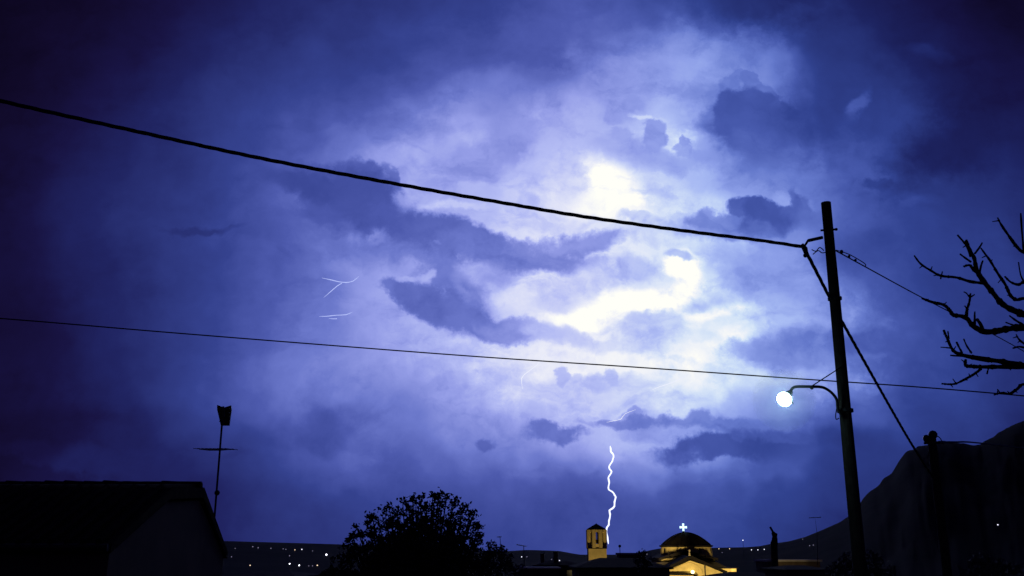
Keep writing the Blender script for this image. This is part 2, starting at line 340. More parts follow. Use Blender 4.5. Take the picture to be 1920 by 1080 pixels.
def land(x, y): return max(gz(x, y), hill_h(x, y) if 900 < math.hypot(x, y) else -99, mount_h(x, y) if math.hypot(x, y) > 230 and math.atan2(x, y) > AZM else -99)
def on_land(px, py):
    d = ray(px, py); d = d / math.hypot(d.x, d.y); r = 30
    while r < 2600:
        p = EYE + d * r
        if p.z <= land(p.x, p.y): return EYE + d * (r * .95)
        r += max(1.0, r * .004)
    return EYE + d * 700
# lane in front of the house
rd = MB(); xs = [-60 + i * 4 for i in range(31)]
rd.add([(x, 11 + j * 4.2, gz(x, 11 + j * 4.2) + .03 + (0)) for x in xs for j in (-.35, .65)], [(2*i, 2*i+2, 2*i+3, 2*i+1) for i in range(30)])
struct(rd.build('road', m_road))

# ------------------------------------------------------------------ near utility pole
PY = 14.0
pb = at(1592, 850, PY); px_, py_ = pb.x, pb.y
ztop = at(1547, 380, PY).z
g0 = gz(px_, py_)
pole = thing('utility_pole', (px_, py_, g0), 'tall wooden utility pole nearest the camera, carrying the glowing street lamp', 'utility pole', 'wooden utility poles')
shaft = MB()
prof = []
for i in range(15):
    t = i / 14; prof.append((.118 - .044 * t + .0015 * math.sin(i * 2.3), (ztop - g0) * t))
shaft.lathe((px_, py_, g0), prof, 14).build('shaft', m_wood, pole, (px_, py_, g0))
MB().tube([(px_ - .11, py_ - .02, at(1540,446,PY).z), (at(1514,453,PY).x, py_ - .05, at(1514,453,PY).z)], .026, 8).tube([(at(1514,453,PY).x, py_ - .05, at(1514,453,PY).z + .01), at(1507,464,PY - .05)], .018, 6).build('cable_bracket', m_dsteel, pole)
MB().tube([(px_ - .12, py_, at(1550,432,PY).z), at(1568,430,PY)], .016, 6).ball(at(1568,430,PY), .024, 8, 5).build('through_bolt', m_dsteel, pole)
MB().lathe((px_, py_, at(1562,560,PY).z), [(.1,-.02),(.104,-.02),(.104,.02),(.1,.02)], 14).build('steel_band', m_dsteel, pole)
MB().lathe((px_, py_, at(1580,770,PY).z), [(.112,-.025),(.117,-.025),(.117,.025),(.112,.025)], 14).build('steel_band', m_dsteel, pole)
cl = MB()
cl.tube(smooth_poly([at(1522,468,PY-.05), at(1530,471,PY-.08), at(1537,464,PY-.1), at(1545,470,PY-.1)]), .008, 5)
cl.tube(smooth_poly([at(1524,477,PY-.06), at(1534,470,PY-.09), at(1541,474,PY-.1), at(1549,473,PY-.1)]), .008, 5)
cl.build('jumper_wire', m_rubber, pole)
MB().tube(smooth_poly([at(1569,765,PY-.1), at(1567,778,PY-.1), at(1568,786,PY-.11), at(1573,784,PY-.1)]), .008, 5).build('wire_loop', m_rubber, pole)

# street lamp on its bracket
LB = at(1571, 768, PY - .1)
lamp = thing('street_lamp', (LB.x, LB.y, LB.z), 'lit cold white street lamp on a curved arm fixed to the near pole', 'street lamp')
arm = smooth_poly([at(1580,782,PY-.1), at(1571,766,PY-.1), at(1569,750,PY-.12), at(1561,738,PY-.14), at(1549,729,PY-.18), at(1538,725.5,PY-.22), at(1520,725,PY-.28), at(1494,725,PY-.36), at(1486,728,PY-.39), at(1481,736,PY-.4)], 5)
MB().tube(arm, .021, 10).build('arm', m_dsteel, lamp, LB, True)
MB().tube([at(1522,724,PY-.27), at(1576,689,PY-.07)], .009, 6).ball(at(1522,727,PY-.27), .028, 8, 5).build('stay_rod', m_dsteel, lamp, LB)
hd = at(1478, 740, PY - .41); gc = at(1467, 753, PY - .42)
ax = (gc - hd).normalized()
hm = MB()
hm.tube([hd - ax * .07, hd - ax * .03, hd + ax * .0, hd + ax * .03], [.028,.045,.055,.06], 14)
hm.tube([at(1481,742,PY-.45), at(1485,752,PY-.45), at(1487,758,PY-.44)], [.008,.014,.006], 8)
hm.build('lamp_head', m_steel, lamp, LB, True)
bl = MB(); ringr = [.03,.075,.098,.108,.105,.09,.06,.02]; offs = [.03,.055,.085,.115,.15,.185,.21,.22]
bl.tube([hd + ax * (o - .035) for o in offs], ringr, 20)
bl.build('bulb', g_lamp, lamp, LB, True)
m_halo = bpy.data.materials.new('lamp halo'); m_halo.use_nodes = True; t_ = m_halo.node_tree; t_.nodes.clear()
vs_ = t_.nodes.new('ShaderNodeVolumeScatter'); vs_.inputs['Density'].default_value = .26; vs_.inputs['Color'].default_value = (.9,.95,1,1)
o_ = t_.nodes.new('ShaderNodeOutputMaterial'); t_.links.new(vs_.outputs[0], o_.inputs['Volume'])
MB().ball(gc - ax * .03, .45, 32, 20).build('lamp_halo', m_halo, lamp, LB, True)  # added scattering ball that gives the lamp its soft bloom

# ------------------------------------------------------------------ second pole, lower on the right
P2 = at(1750, 850, 24); g2 = gz(P2.x, P2.y); z2 = at(1748, 822, 24).z
pole2 = thing('utility_pole', (P2.x, P2.y, g2), 'shorter dark utility pole standing in front of the mountain', 'utility pole', 'wooden utility poles')
MB().lathe((P2.x, P2.y, g2), [(.125,0),(.115,3),(.105,(z2-g2))], 14).build('shaft', m_wood, pole2, (P2.x, P2.y, g2))
MB().tube([(P2.x - .2, P2.y, z2 - .12), (P2.x + .2, P2.y, z2 - .1)], .03, 8).build('crossarm', m_dsteel, pole2)
MB().lathe((P2.x - .13, P2.y, z2 - .1), [(.03,0),(.07,.03),(.085,.1),(.06,.17),(.02,.19)], 12).build('insulator', m_porc, pole2)
MB().lathe((P2.x + .02, P2.y - .05, z2 - .02), [(.05,0),(.1,.05),(.11,.13),(.07,.19),(.02,.21)], 12).build('insulator', m_porc, pole2)
MB().tube(smooth_poly([(P2.x+.05,P2.y,z2+.1),(P2.x+.2,P2.y,z2+.02),(P2.x+.28,P2.y,z2-.15)]), .012, 6).build('jumper_wire', m_rubber, pole2)

# ------------------------------------------------------------------ cables
def bundle(path, r, strands=3, pitch=.45, seg=.06, sides=6):
    pts = []; acc = 0; path = [Vector(p) for p in path]
    dense = [path[0]]
    for a, b in zip(path, path[1:]):
        n = max(1, int((b - a).length / seg)); dense += [a.lerp(b, (i + 1) / n) for i in range(n)]
    mb = MB()
    for k in range(strands):
        q = []; s = 0
        for i, p in enumerate(dense):
            if i: s += (p - dense[i - 1]).length
            d = (dense[min(i + 1, len(dense) - 1)] - dense[max(i - 1, 0)]).normalized()
            a = d.cross(Vector((0, 0, 1))).normalized(); b = a.cross(d)
            t = 2 * math.pi * (k / strands + s / pitch); q.append(p + (a * math.cos(t) + b * math.sin(t)) * r * .34)
        mb.tube(q, r * .62, sides)
    return mb
def ylerp(px, x0, y0, x1, y1): return y0 + (y1 - y0) * (px - x0) / (x1 - x0)
c1 = [(-700,10),(-300,116),(0,189),(250,245),(500,299),(760,348),(930,378),(1100,407),(1300,435),(1420,450),(1507,463)]
cab = bundle(smooth_poly([at(x, y, ylerp(x, 0, 11.5, 1507, PY - .05)) for x, y in c1], 4), .031, 3, .9, .12)
tag(cab.build('power_cable', m_rubber, smooth=True), 'thick black twisted cable crossing the whole sky down to the near pole', 'cable', 'overhead cables')
c2 = smooth_poly([at(1507,463,PY-.05), at(1514,477,PY+.05), at(1530,508,PY+.5), at(1553,553,PY+1.2), at(1580,605,PY+2.2), at(1640,712,PY+4.6), at(1690,800,PY+7), at(1717,845,PY+8.6), at(1748,893,24-.1)], 5)
cb2 = bundle(c2, .030, 3, .9, .12); 
tag(cb2.build('power_cable', m_rubber, smooth=True), 'black twisted cable dropping steeply right from the near pole behind it', 'cable', 'overhead cables')
MB().tube([at(1503,458,PY-.06), at(1509,466,PY-.06), at(1513,480,PY-.04)], [.03,.045,.03], 8).ball(at(1510,479,PY-.08), .035, 8, 5).build('cable_clamp', m_dsteel, pole)
c3 = [(-900,540),(-300,577),(0,597),(300,622),(600,646),(900,669),(1200,689),(1480,709),(1700,724),(1860,737),(2000,750),(2300,780)]
tag(MB().tube(smooth_poly([at(x, y, 26) for x, y in c3], 4), .0175, 6).build('telephone_wire', m_rubber), 'thin dark wire crossing the lower sky behind the near pole', 'wire', 'overhead wires')
w = thing('telephone_wire', at(1568,470,PY), 'thin wire with small spacers running right from the near pole behind the bare tree', 'wire', 'overhead wires')
a_, b_ = at(1567,470,PY), at(1622,500,PY+1.1)
MB().tube(smooth_poly([a_, b_, at(1725,556,PY+3.4), at(1830,610,PY+6), at(1915,656,PY+8), at(2080,750,PY+12)], 6), .0105, 6).build('wire', m_rubber, w)
MB().tube(smooth_poly([at(1568,469,PY-.02), at(1590,476,PY+.4), at(1612,488,PY+.95), at(1623,496,PY+1.1), at(1621,500,PY+1.1)]), .008, 6).build('tension_loop', m_dsteel, w)
for i, (x, y) in enumerate(((1578,474),(1592,483),(1604,490))):
    c = at(x, y - 2, PY + .2 + i * .35); MB().ball(c, .022 if i else .028, 8, 5, 1.2).build('spacer', m_porc, w)
tag(MB().tube(smooth_poly([(P2.x+.1,P2.y,z2-.1), at(1790,829,30), at(1840,831,40), at(1960,846,60)], 4), .03, 6).build('telephone_wire', m_rubber), 'short wire leading right from the shorter dark pole past the mountain notch', 'wire', 'overhead wires')

# ------------------------------------------------------------------ left house
c = 6.0; hz = lambda py, Y: at(960, py, Y).z
Yn, Yk, Yr, Yf = 2.48*c, 2.87*c, 3.18*c, 3.50*c
zn = at(100, 1019, Yn).z; zk = at(300, 914.5, Yk).z; zr = at(390, 914, Yr).z; zf = at(428, 1034, Yf).z
house = thing('house', (-c-6, (Yn+Yf)/2, 0), 'dark low house at the left edge with grey gable wall and tiled roof', 'house')
XL = -c - 13
MB().prism([(Yn+.12,gz(0,0)),(Yf-.03,gz(0,0)),(Yf-.03,zf-.06),(Yr-.05,zr-.25),(Yk+.02,zk-.25),(Yn+.12,zn-.03)], 'x', XL+.3, -c-.07).build('wall', m_wall, house)
prf = [(Yn,zn),(Yk,zk),(Yr,zr),(Yf,zf)]
rf = MB(); th_ = .16
def slab(p, q, x0, x1, th):
    d = Vector((0, q[0]-p[0], q[1]-p[1])).normalized(); n = Vector((0, -d.z, d.y)) * th
    v = [Vector((x, p[0], p[1])) for x in (x0, x1)] + [Vector((x, q[0], q[1])) for x in (x0, x1)]
    return v + [a - n for a in v]
pts = prf + [(y, z - (.2 if 0 < i < 3 else .14)) for i, (y, z) in reversed(list(enumerate(prf)))]
rf.prism(pts, 'x', XL, -c)
rng = random.Random(3)
x = XL + .1
while x < -c - .02:                     # tile rolls running down the near slope and the ridge cap
    rf.tube([(x, Yn - .04, zn + .02 + rng.uniform(-.008,.008)), (x, Yk, zk + .015), (x, Yr, zr + .02)], .05, 6); x += .24
x = XL
while x < -c - .2:
    rf.tube([(x, Yr, zr + .03 + rng.uniform(-.012,.012)), (x + .4, Yr, zr + .03)], [.1, .085], 8); x += .38
rf.build('roof', m_tile, house)
MB().box(XL+2, XL+3, Yn+.07, Yn+.15, 3.6, 4.9).build('window', m_glass, house)
MB().tube([(XL, Yn-.06, zn-.06), (-c-.02, Yn-.06, zn-.06)], .06, 8).build('gutter', m_dsteel, house)
wn = MB().box(-c-.1, -c-.04, 17.2, 18.1, 3.2, 4.4).build('window', m_glass, house)

# antenna on the house
AY = 21.0; ab = at(405, 935, AY); atp = at(419.5, 762, AY)
ant = thing('television_antenna', ab, 'television antenna mast on the dark house roof with a winged panel on top', 'antenna', 'rooftop antennas')
MB().tube([ab - Vector((0,0,1.2)), ab, Vector((ab.x, AY, atp.z))], .022, 8).build('mast', m_steel, ant)
MB().ball(at(407,924,AY), .06, 8, 6).build('mast_clamp', m_dsteel, ant)
xa = ab.x; zt = atp.z
pan = MB()
def w_(px, py, dy=0): return at(px, py, AY + dy)
for sgn, xs_ in ((1, [(420,764),(433,760),(434,768),(430,798),(419,798)]), (-1, [(420,764),(407,759),(407,768),(414,798),(421,798)])):
    ps = [w_(*p) for p in xs_]; q = [p + Vector((0, .03 * 1, 0)) for p in ps]
    n = 5; pan.add(ps + q, [tuple(range(n)), tuple(range(2*n-1, n-1, -1))] + [(i, i+n, (i+1)%n+n, (i+1)%n) for i in range(n)])
pan.build('reflector_panel', m_dsteel, ant)
dp = MB()
for y in (766,774,782,790):
    dp.tube([w_(411,y,-.18), w_(430,y,-.18)], .01, 5)
dp.tube([w_(420.5,764,-.18), w_(419,797,-.18)], .014, 5).tube([w_(419.5,780,-.18), w_(419.5,780,0)], .014, 5)
dp.build('dipole', m_steel, ant)
ya = MB(); ya.tube([w_(374,842,-.55), w_(392,844,-.3), w_(414,844,0), w_(437,842,.45)], .013, 6)
for i in range(9):
    t = i / 8; c0 = w_(376,842,-.5).lerp(w_(434,842,.4), t); ya.tube([c0 - Vector((.10,.16,0)), c0 + Vector((.10,.16,0))], .007, 5)
ya.build('boom_antenna', m_steel, ant)

# ------------------------------------------------------------------ foliage
def clumps(mb, centres, n_per, size, rng, stretch=1.0):
    for (c0, r) in centres:
      subs = max(3, int(46 * (r / size) ** 2 / 16))
      for _s in range(subs):
        c1_ = Vector(c0) + Vector((rng.gauss(0,1), rng.gauss(0,1), rng.gauss(0,1))).normalized() * r * (rng.random() ** .4)
        sr = size * rng.uniform(.7, 1.3)
        for _ in range(n_per):
            p = c1_ + Vector((rng.gauss(0,1), rng.gauss(0,1), rng.gauss(0,.8))) * sr * .45; s = size * rng.uniform(.5, 1.1)
            a = Vector((rng.gauss(0,1), rng.gauss(0,1), rng.gauss(0,1))).normalized(); b = a.orthogonal().normalized()
            mb.add([p - a*s*.5*stretch, p + b*s*.3, p + a*s*.5*stretch, p - b*s*.3], [(0,1,2,3)])
def tree(name, base, label, cat, centres, n_per, leaf, group=None, seed=1, tr=.2, trunk_h=None):
    rng = random.Random(seed); base = Vector(base); t = thing(name, base, label, cat, group)
    cen = sum((Vector(c0) for c0, r in centres), Vector()) / len(centres)
    mb = MB(); fork = base.lerp(cen, .5); fork.z = base.z + (cen.z - base.z) * .45
    mb.tube(smooth_poly([base, base.lerp(fork, .5) + Vector((.1*tr,0,0)), fork]), [tr * (1 - .4 * i / 12) for i in range(13)], 10)
    for c0, r in centres:
        m = fork.lerp(Vector(c0), .5) + Vector((0,0,-.12 * (Vector(c0)-fork).length)); pp = smooth_poly([fork, m, Vector(c0)], 4)
        mb.tube(pp, [tr * .45 * (1 - .85 * i / (len(pp)-1)) for i in range(len(pp))], 6)
    mb.build('trunk', m_bark, t, base)
    lf = MB(); clumps(lf, centres, n_per, leaf, rng); lf.build('crown', m_leaf, t, base)
    return t
TY = 35; k = TY / F
rng = random.Random(11)
big = []
for px, py, r in [(800,945,20),(825,940,18),(850,948,15),(780,940,14),(762,948,9),(815,931,9),(838,930,7),(790,931,6),(868,960,15),(884,972,12),(893,985,8),(745,958,14),(722,962,13),(708,968,9),(692,976,9),(690,985,8),(735,980,25),(700,1000,20),(675,1000,14),(662,1008,10),(655,1014,6),(780,985,40),(840,985,38),(870,1000,25),(890,1015,14),(893,1022,10),(700,1040,40),(660,1035,26),(645,1060,30),(760,1040,60),(840,1040,60),(880,1050,35),(620,1078,22),(900,1060,20),(720,1075,60),(820,1080,60),(885,1085,35),(640,1090,40),(790,1005,45),(883,962,6),(896,1000,7),(815,960,22),(770,965,20),(855,975,20)]:
    big.append((at(px, py, TY + rng.uniform(-1.2, 1.2) * min(1, r / 25)), r * k * .80))
for px, py, r in [(812,926,4),(823,925,3),(852,937,5),(871,947,4),(755,940,4),(697,965,4),(888,965,4),(899,988,4),(898,1012,4),(657,1005,3),(668,988,4),(774,934,4),(730,951,5)]:
    big.append((at(px, py, TY), r * k))
low = [((at(785,1000,TY).x + dx, TY + dy, at(785,1000,TY).z + dz), .9) for dx in (-.7,.7) for dy in (-1.6,1.6) for dz in (-1.0,-.3)] + [((at(770,1000,TY).x + dx, TY + dy, 4.4), 1.1) for dx in (-1.9,-1,0,1.0,1.7) for dy in (-1,1)]
tree('leafy_tree', (at(790,1080,TY).x, TY, gz(0,TY)), 'large bushy dark tree with ragged rounded crown left of the church', 'tree', big + low, 11, .16, 'leafy trees', 5, .22)
for sd, Yb, lst, lab in [
    (21, 42, [(925,1030,14),(915,1040,14),(940,1036,13),(950,1048,12),(920,1020,6),(940,1022,5),(930,1060,28),(955,1066,18),(905,1065,20),(975,1072,12)], 'small dark tree with two tufts on top, right of the large bushy tree'),
    (22, 60, [(1205,1047,9),(1201,1036,4),(1207,1038,4),(1195,1050,7),(1215,1052,8),(1205,1062,14)], 'small round tree behind the dark roof between bell tower and dome'),
    (23, 30, [(1600,1062,26),(1630,1055,24),(1570,1072,20),(1650,1075,28),(1600,1085,36),(1545,1082,12)], 'dark low tree at the foot of the near pole'),
    (24, 28, [(1840,1068,26),(1815,1078,18),(1870,1072,24),(1838,1052,14),(1900,1070,22)], 'low shrub at the lower right below the mountain')]:
    kk = Yb / F; cs = [(at(px, py, Yb + random.uniform(-.5,.5)), r * kk) for px, py, r in lst]
    tree('leafy_tree', (cs[0][0].x, Yb, gz(cs[0][0].x, Yb)), lab, 'tree', cs, 11, .13 if Yb < 50 else .2, 'leafy trees', sd, .12)

# ------------------------------------------------------------------ bare tree on the right
BY = 8.0
bt = thing('bare_tree', (at(2130,900,BY).x, BY, gz(5,BY)), 'leafless tree reaching knobbly branches in from the right edge', 'tree')
TR = [at(2120,1080,BY) - Vector((0,0,4)), at(2118,1080,BY), at(2112,900,BY), at(2098,760,BY), at(2085,640,BY), at(2075,540,BY), at(2040,420,BY), at(2000,300,BY)]
tm = MB(); tp = smooth_poly([Vector((TR[0].x, BY, gz(5,BY)))] + TR[1:], 5); tm.tube(tp, [.16 * (1 - .75 * i / (len(tp)-1)) for i in range(len(tp))], 12)
tm.build('trunk', m_bark, bt, (TR[0].x, BY, gz(5,BY)), True)
rb = random.Random(5)
def limb(polys, z0):
    """polys: list of (points, r0 px at the root end = last point, r1 px at the tip = first point)"""
    mb = MB()
    for pts, r1, r0 in polys:
        n = len(pts); dy = rb.uniform(-.25, .25)
        p3 = []
        for i, (x, y) in enumerate(pts):
            p3.append(at(x + rb.uniform(-1,1), y + rb.uniform(-1,1), BY + z0 + (dy * (1 - i / (n - 1)) if n > 2 else 0)))
        sp_ = smooth_poly(p3, 4); m = len(sp_)
        mb.tube(sp_, [(r1 + (r0 - r1) * i / (m - 1)) * BY / F * rb.uniform(.85, 1.22) for i in range(m)], 7)
        if n > 3:
            for i in range(2, m - 2, 3):           # buds and knuckles
                if rb.random() < .85:
                    d = Vector((rb.uniform(-1,1), rb.uniform(-.6,.6), rb.uniform(-.6,1))).normalized()
                    l = rb.uniform(3, 13) * BY / F; mb.tube([sp_[i], sp_[i] + d * l], [1.5 * BY / F, .8 * BY / F], 5)
                    mb.ball(sp_[i], (r1 + (r0 - r1) * i / (m - 1)) * BY / F * 1.35, 6, 4)
    return mb
mbA = limb([([(1811,449),(1818,468),(1826,486),(1831,505),(1841,523),(1859,545),(1881,571),(1907,586),(1930,592),(1990,598),(2084,640)], 2.3, 8),
  ([(1796,441),(1805,452),(1811,460),(1820,480)], 1.8, 2.6), ([(1841,456),(1836,463),(1828,476)], 1.5, 2),
  ([(1800,477),(1808,482),(1820,490)], 1.6, 2), ([(1807,499),(1818,497),(1826,506),(1839,517)], 1.8, 3.6), ([(1843,490),(1839,500),(1837,512)], 1.4, 2.4),
  ([(1713,478),(1726,495),(1744,508),(1765,517),(1793,521),(1818,527),(1843,531)], 1.5, 3.2), ([(1767,510),(1763,523)], 1, 1.4),
  ([(1839,464),(1848,477),(1856,490),(1870,512),(1885,534),(1894,553),(1907,562),(1925,560),(1980,575),(2050,610)], 1.4, 4.5)], 0)
mbA.build('branch', m_bark, bt, (TR[0].x, BY, gz(5,BY)))
limb([([(1870,408),(1878,423),(1893,445),(1907,464),(1922,474),(1980,490),(2078,545)], 1.6, 5), ([(1914,399),(1917,434),(1919,470)], 1.6, 2.4),
  ([(1885,519),(1896,529),(1911,534),(1925,528),(1990,520),(2078,545)], 1.8, 4), ([(1909,491),(1913,516),(1921,530)], 1.2, 2)], .25).build('branch', m_bark, bt, (TR[0].x, BY, gz(5,BY)))
limb([([(1728,560),(1748,567),(1770,571),(1780,582),(1789,591),(1811,595),(1826,612),(1844,621),(1867,621),(1893,616),(1925,614),(2000,630),(2090,680)], 2, 7),
  ([(1820,551),(1817,567),(1813,580),(1811,594)], 1.6, 3), ([(1807,547),(1812,551),(1818,557)], 1, 1.4), ([(1828,553),(1820,558)], 1.2, 1.6), ([(1808,572),(1813,580)], 1.2, 1.6),
  ([(1828,584),(1827,594),(1828,610)], 1.3, 2.2), ([(1832,600),(1838,606),(1844,618)], 3, 3), ([(1893,593),(1906,602),(1922,612)], 1.6, 2.4), ([(1887,604),(1898,610),(1912,614)], 1.4, 2),
  ([(1905,627),(1912,637),(1925,648),(1990,690),(2096,750)], 1.3, 3), ([(1900,652),(1910,651),(1922,652)], 1.6, 2)], -.15).build('branch', m_bark, bt, (TR[0].x, BY, gz(5,BY)))
limb([([(1769,619),(1776,634),(1787,656),(1807,666),(1844,673),(1881,679),(1925,686),(1990,700),(2098,760)], 2, 6.5),
  ([(1781,667),(1796,668),(1811,669)], 1.4, 2), ([(1811,675),(1811,685),(1826,688),(1844,688),(1881,688),(1930,687)], 2.6, 4.5),
  ([(1765,651),(1775,651),(1786,654)], 1, 1.5), ([(1794,643),(1798,650),(1804,661)], 2, 2), ([(1807,636),(1813,648),(1822,662)], 1.4, 2), ([(1778,621),(1779,635)], 1.4, 1.6),
  ([(1767,719),(1780,720),(1793,719),(1811,710),(1825,701),(1840,692)], 1.6, 2.4), ([(1860,671),(1859,678)], 1, 1.3), ([(1850,702),(1853,692)], 1.6, 1.4),
  ([(1863,740),(1878,736),(1893,738),(1908,729),(1925,721),(2000,740),(2105,820)], 1.6, 4), ([(1870,729),(1876,737)], 1, 1.6)], .1).build('branch', m_bark, bt, (TR[0].x, BY, gz(5,BY)))
limb([([(2150,300),(2120,420),(2095,520),(2080,600)], 2, 6), ([(2280,420),(2220,500),(2140,600),(2090,690)], 2, 6), ([(2300,640),(2220,680),(2150,640),(2110,650)], 2, 5), ([(1960,200),(1985,260),(2000,300)], 1.4, 3), ([(2060,180),(2020,250),(2000,300)], 1.4, 3)], .1).build('branch', m_bark, bt, (TR[0].x, BY, gz(5,BY)))

# ------------------------------------------------------------------ church
CY = 120.0; GC = gz(15, 120)
def cx(px, Y=CY): return at(px, 1040, Y).x
def cz(py, Y=CY): return at(1284, py, Y).z
ch = thing('church', (cx(1290), CY, GC), 'floodlit ochre church with a dark dome under a glowing cross', 'church')
def gable_roof(mb, xl, xa, xr, zl, za, zr, y0, y1, th):
    mb.prism([(xl,zl),(xa,za),(xr,zr),(xr,zr-th),(xa,za-th*1.25),(xl,zl-th)], 'y', y0, y1)
# front wing
wl, wr = cx(1249.5,116), cx(1354,116); xa = cx(1293.5,116)
body = MB(); body.prism([(wl,GC),(wr,GC),(wr,cz(1071,116)),(xa,cz(1051,116)),(wl,cz(1070,116))], 'y', 116, 124)
body.box(cx(1241,122), cx(1341,122), 122.5, 131, GC, cz(1046.5,122))
body.box(cx(1341,124), cx(1379,121), 121, 128, GC, cz(1065.5,121))
body.box(cx(1215,124), cx(1241,124), 124, 130, GC, cz(1066,124))
body.build('wall', m_church, ch)
r1 = MB(); gable_roof(r1, cx(1236,116), cx(1293,116), cx(1361,116), cz(1070,116), cz(1041,116), cz(1071,116), 115.65, 124, .34); r1.build('roof', m_slate, ch)
r2 = MB(); gable_roof(r2, cx(1236,122), cx(1285,122), cx(1346,122), cz(1046,122), cz(1031.5,122), cz(1046.5,122), 121.9, 131.4, .3); r2.prism([(cx(1337,121),cz(1064,121)),(cx(1382,121),cz(1064.3,121)),(cx(1382,121),cz(1066,121)),(cx(1337,121),cz(1066,121))], 'y', 120.6, 128.3); r2.prism([(cx(1222,120.5),cz(1056,120.5)),(cx(1242,120.5),cz(1053.5,120.5)),(cx(1262,120.5),cz(1054.5,120.5)),(cx(1262,120.5),cz(1062,120.5)),(cx(1222,120.5),cz(1062,120.5))], 'y', 120.4, 122.4)
r2.prism([(cx(1322,120.5),cz(1053.5,120.5)),(cx(1342,120.5),cz(1053.5,120.5)),(cx(1362,120.5),cz(1063.5,120.5)),(cx(1322,120.5),cz(1063.5,120.5))], 'y', 120.5, 122.4)
r2.build('roof', m_slate, ch)
# cornice at the drum foot
MB().box(cx(1239.5,121.6), cx(1341.5,121.6), 121.6, 131.6, cz(1047.5,121.6), cz(1045.2,121.6)).build('cornice', m_slate, ch)
DY = 127.0; dc = (cx(1287,DY), DY, 0); dr = (cx(1335,DY) - cx(1240.5,DY)) / 2
dm = MB(); dm.lathe((dc[0],DY,0), [(dr*1.03,cz(1047,DY)),(dr*.985,cz(1025,DY))], 16, 1, R(11.25)); drum = dm.build('drum', m_church, ch)
for k_ in range(16):
    a = 2*math.pi*k_/16 + R(11.25); b = a + 2*math.pi/16; mid = (a+b)/2; n = Vector((math.cos(mid), math.sin(mid), 0)); t_ = Vector((-n.y, n.x, 0))
    if n.y > .3 or k_ % 2: continue
    z0, z1 = cz(1042,DY), cz(1031,DY); ctr = Vector((dc[0],DY,0)) + n * dr * .985; ww = .2
    arc = [(-ww, z0), (ww, z0), (ww, z1)] + [(ww*math.cos(q), z1 + ww*math.sin(q)) for q in (R(45), R(90), R(135))] + [(-ww, z1)]
    v = [ctr + t_*p - n*.05 + Vector((0,0,q)) for p, q in arc] + [ctr + t_*p + n*.02 + Vector((0,0,q)) for p, q in arc]; m_ = len(arc)
    MB().add(v, [tuple(range(m_)), tuple(range(2*m_-1,m_-1,-1))] + [(i,i+m_,(i+1)%m_+m_,(i+1)%m_) for i in range(m_)]).build('window', m_glass, drum)
dh = cz(999,DY) - cz(1023,DY)
dprof = [(dr*.98,cz(1026,DY)),(dr*1.06,cz(1024.5,DY)),(dr*1.06,cz(1022.8,DY))] + [(dr*r_, cz(1022.5,DY) + dh*(1 - r_**1.9)) for r_ in (.98,.93,.86,.78,.7,.6,.5,.4,.3,.2,.1)] + [(.02, cz(999,DY)+.02)]
dome = MB().lathe((dc[0],DY,0), dprof, 32).build('dome', m_slate, ch)
rbm = MB()
for q in range(16):
    a = 2*math.pi*q/16
    rbm.tube([(dc[0]+r*math.cos(a), DY+r*math.sin(a), z+.03) for r, z in dprof[3:]], .05, 5)
rbm.build('rib', m_slate, dome)
# glowing cross
cxx, czz = cx(1283.5,DY), cz(989,DY); s = DY/F
cr = MB(); o = .17
cross = [(-.9,3.2),(-.9,-7.5),(.9,-7.5),(.9,3.2)]
def X(w_, a, b): return (cxx + w_[0]*s, 0)
poly = [(-1.7,7),(1.7,7),(1.2,1.9),(6.5,2.4),(6.5,-1.6),(1.2,-1.1),(1.7,-8),(-1.7,-8),(-1.2,-1.1),(-6.5,-1.6),(-6.5,2.4),(-1.2,1.9)]
cr.prism([(cxx + p*s*.98, czz + q*s) for p, q in poly], 'y', DY-.12, DY+.12)
cross_o = cr.build('cross', g_cross, ch)
MB().tube([(cxx,DY,cz(1000,DY)),(cxx,DY,czz-7.8*s)], .07, 6).ball((cxx,DY,cz(999,DY)+.12), .18, 10, 6).build('cross_base', m_steel, ch)
# finials along the roofs
fn = [(1285,1031.5,122),(1293,1041,115.6),(1254,1044.5,121.8),(1324,1045,121.8)]
for x_, y_, Y_ in fn:
    b0 = Vector((cx(x_,Y_), Y_, cz(y_,Y_) - .05)); f_ = MB(); f_.lathe(b0, [(.13,0),(.13,.1),(.06,.16),(.13,.26),(.05,.36)], 8)
    f_.box(b0.x-.035, b0.x+.035, Y_-.035, Y_+.035, b0.z+.34, b0.z+.72).box(b0.x-.14, b0.x-.037, Y_-.03, Y_+.03, b0.z+.5, b0.z+.57).box(b0.x+.037, b0.x+.14, Y_-.03, Y_+.03, b0.z+.5, b0.z+.57)
    f_.build('finial', m_stone if Y_ < 116 else m_slate, ch)
MB().tube([(cx(1320.5,115.9),115.93,GC),(cx(1320.5,115.9),115.93,cz(1060,115.9))], .075, 8).build('downpipe', m_dsteel, ch)
# raised moulding over the front arch
mo = MB(); ar = [at(1252,1071,115.95), at(1270,1063.5,115.95), at(1290,1055.5,115.95), at(1302,1058,115.95), at(1314,1066,115.95), at(1318,1080,115.95)]
mo.tube([Vector((p.x,115.96,p.z)) for p in smooth_poly(ar,4)], .05, 6).build('moulding', m_church, ch)
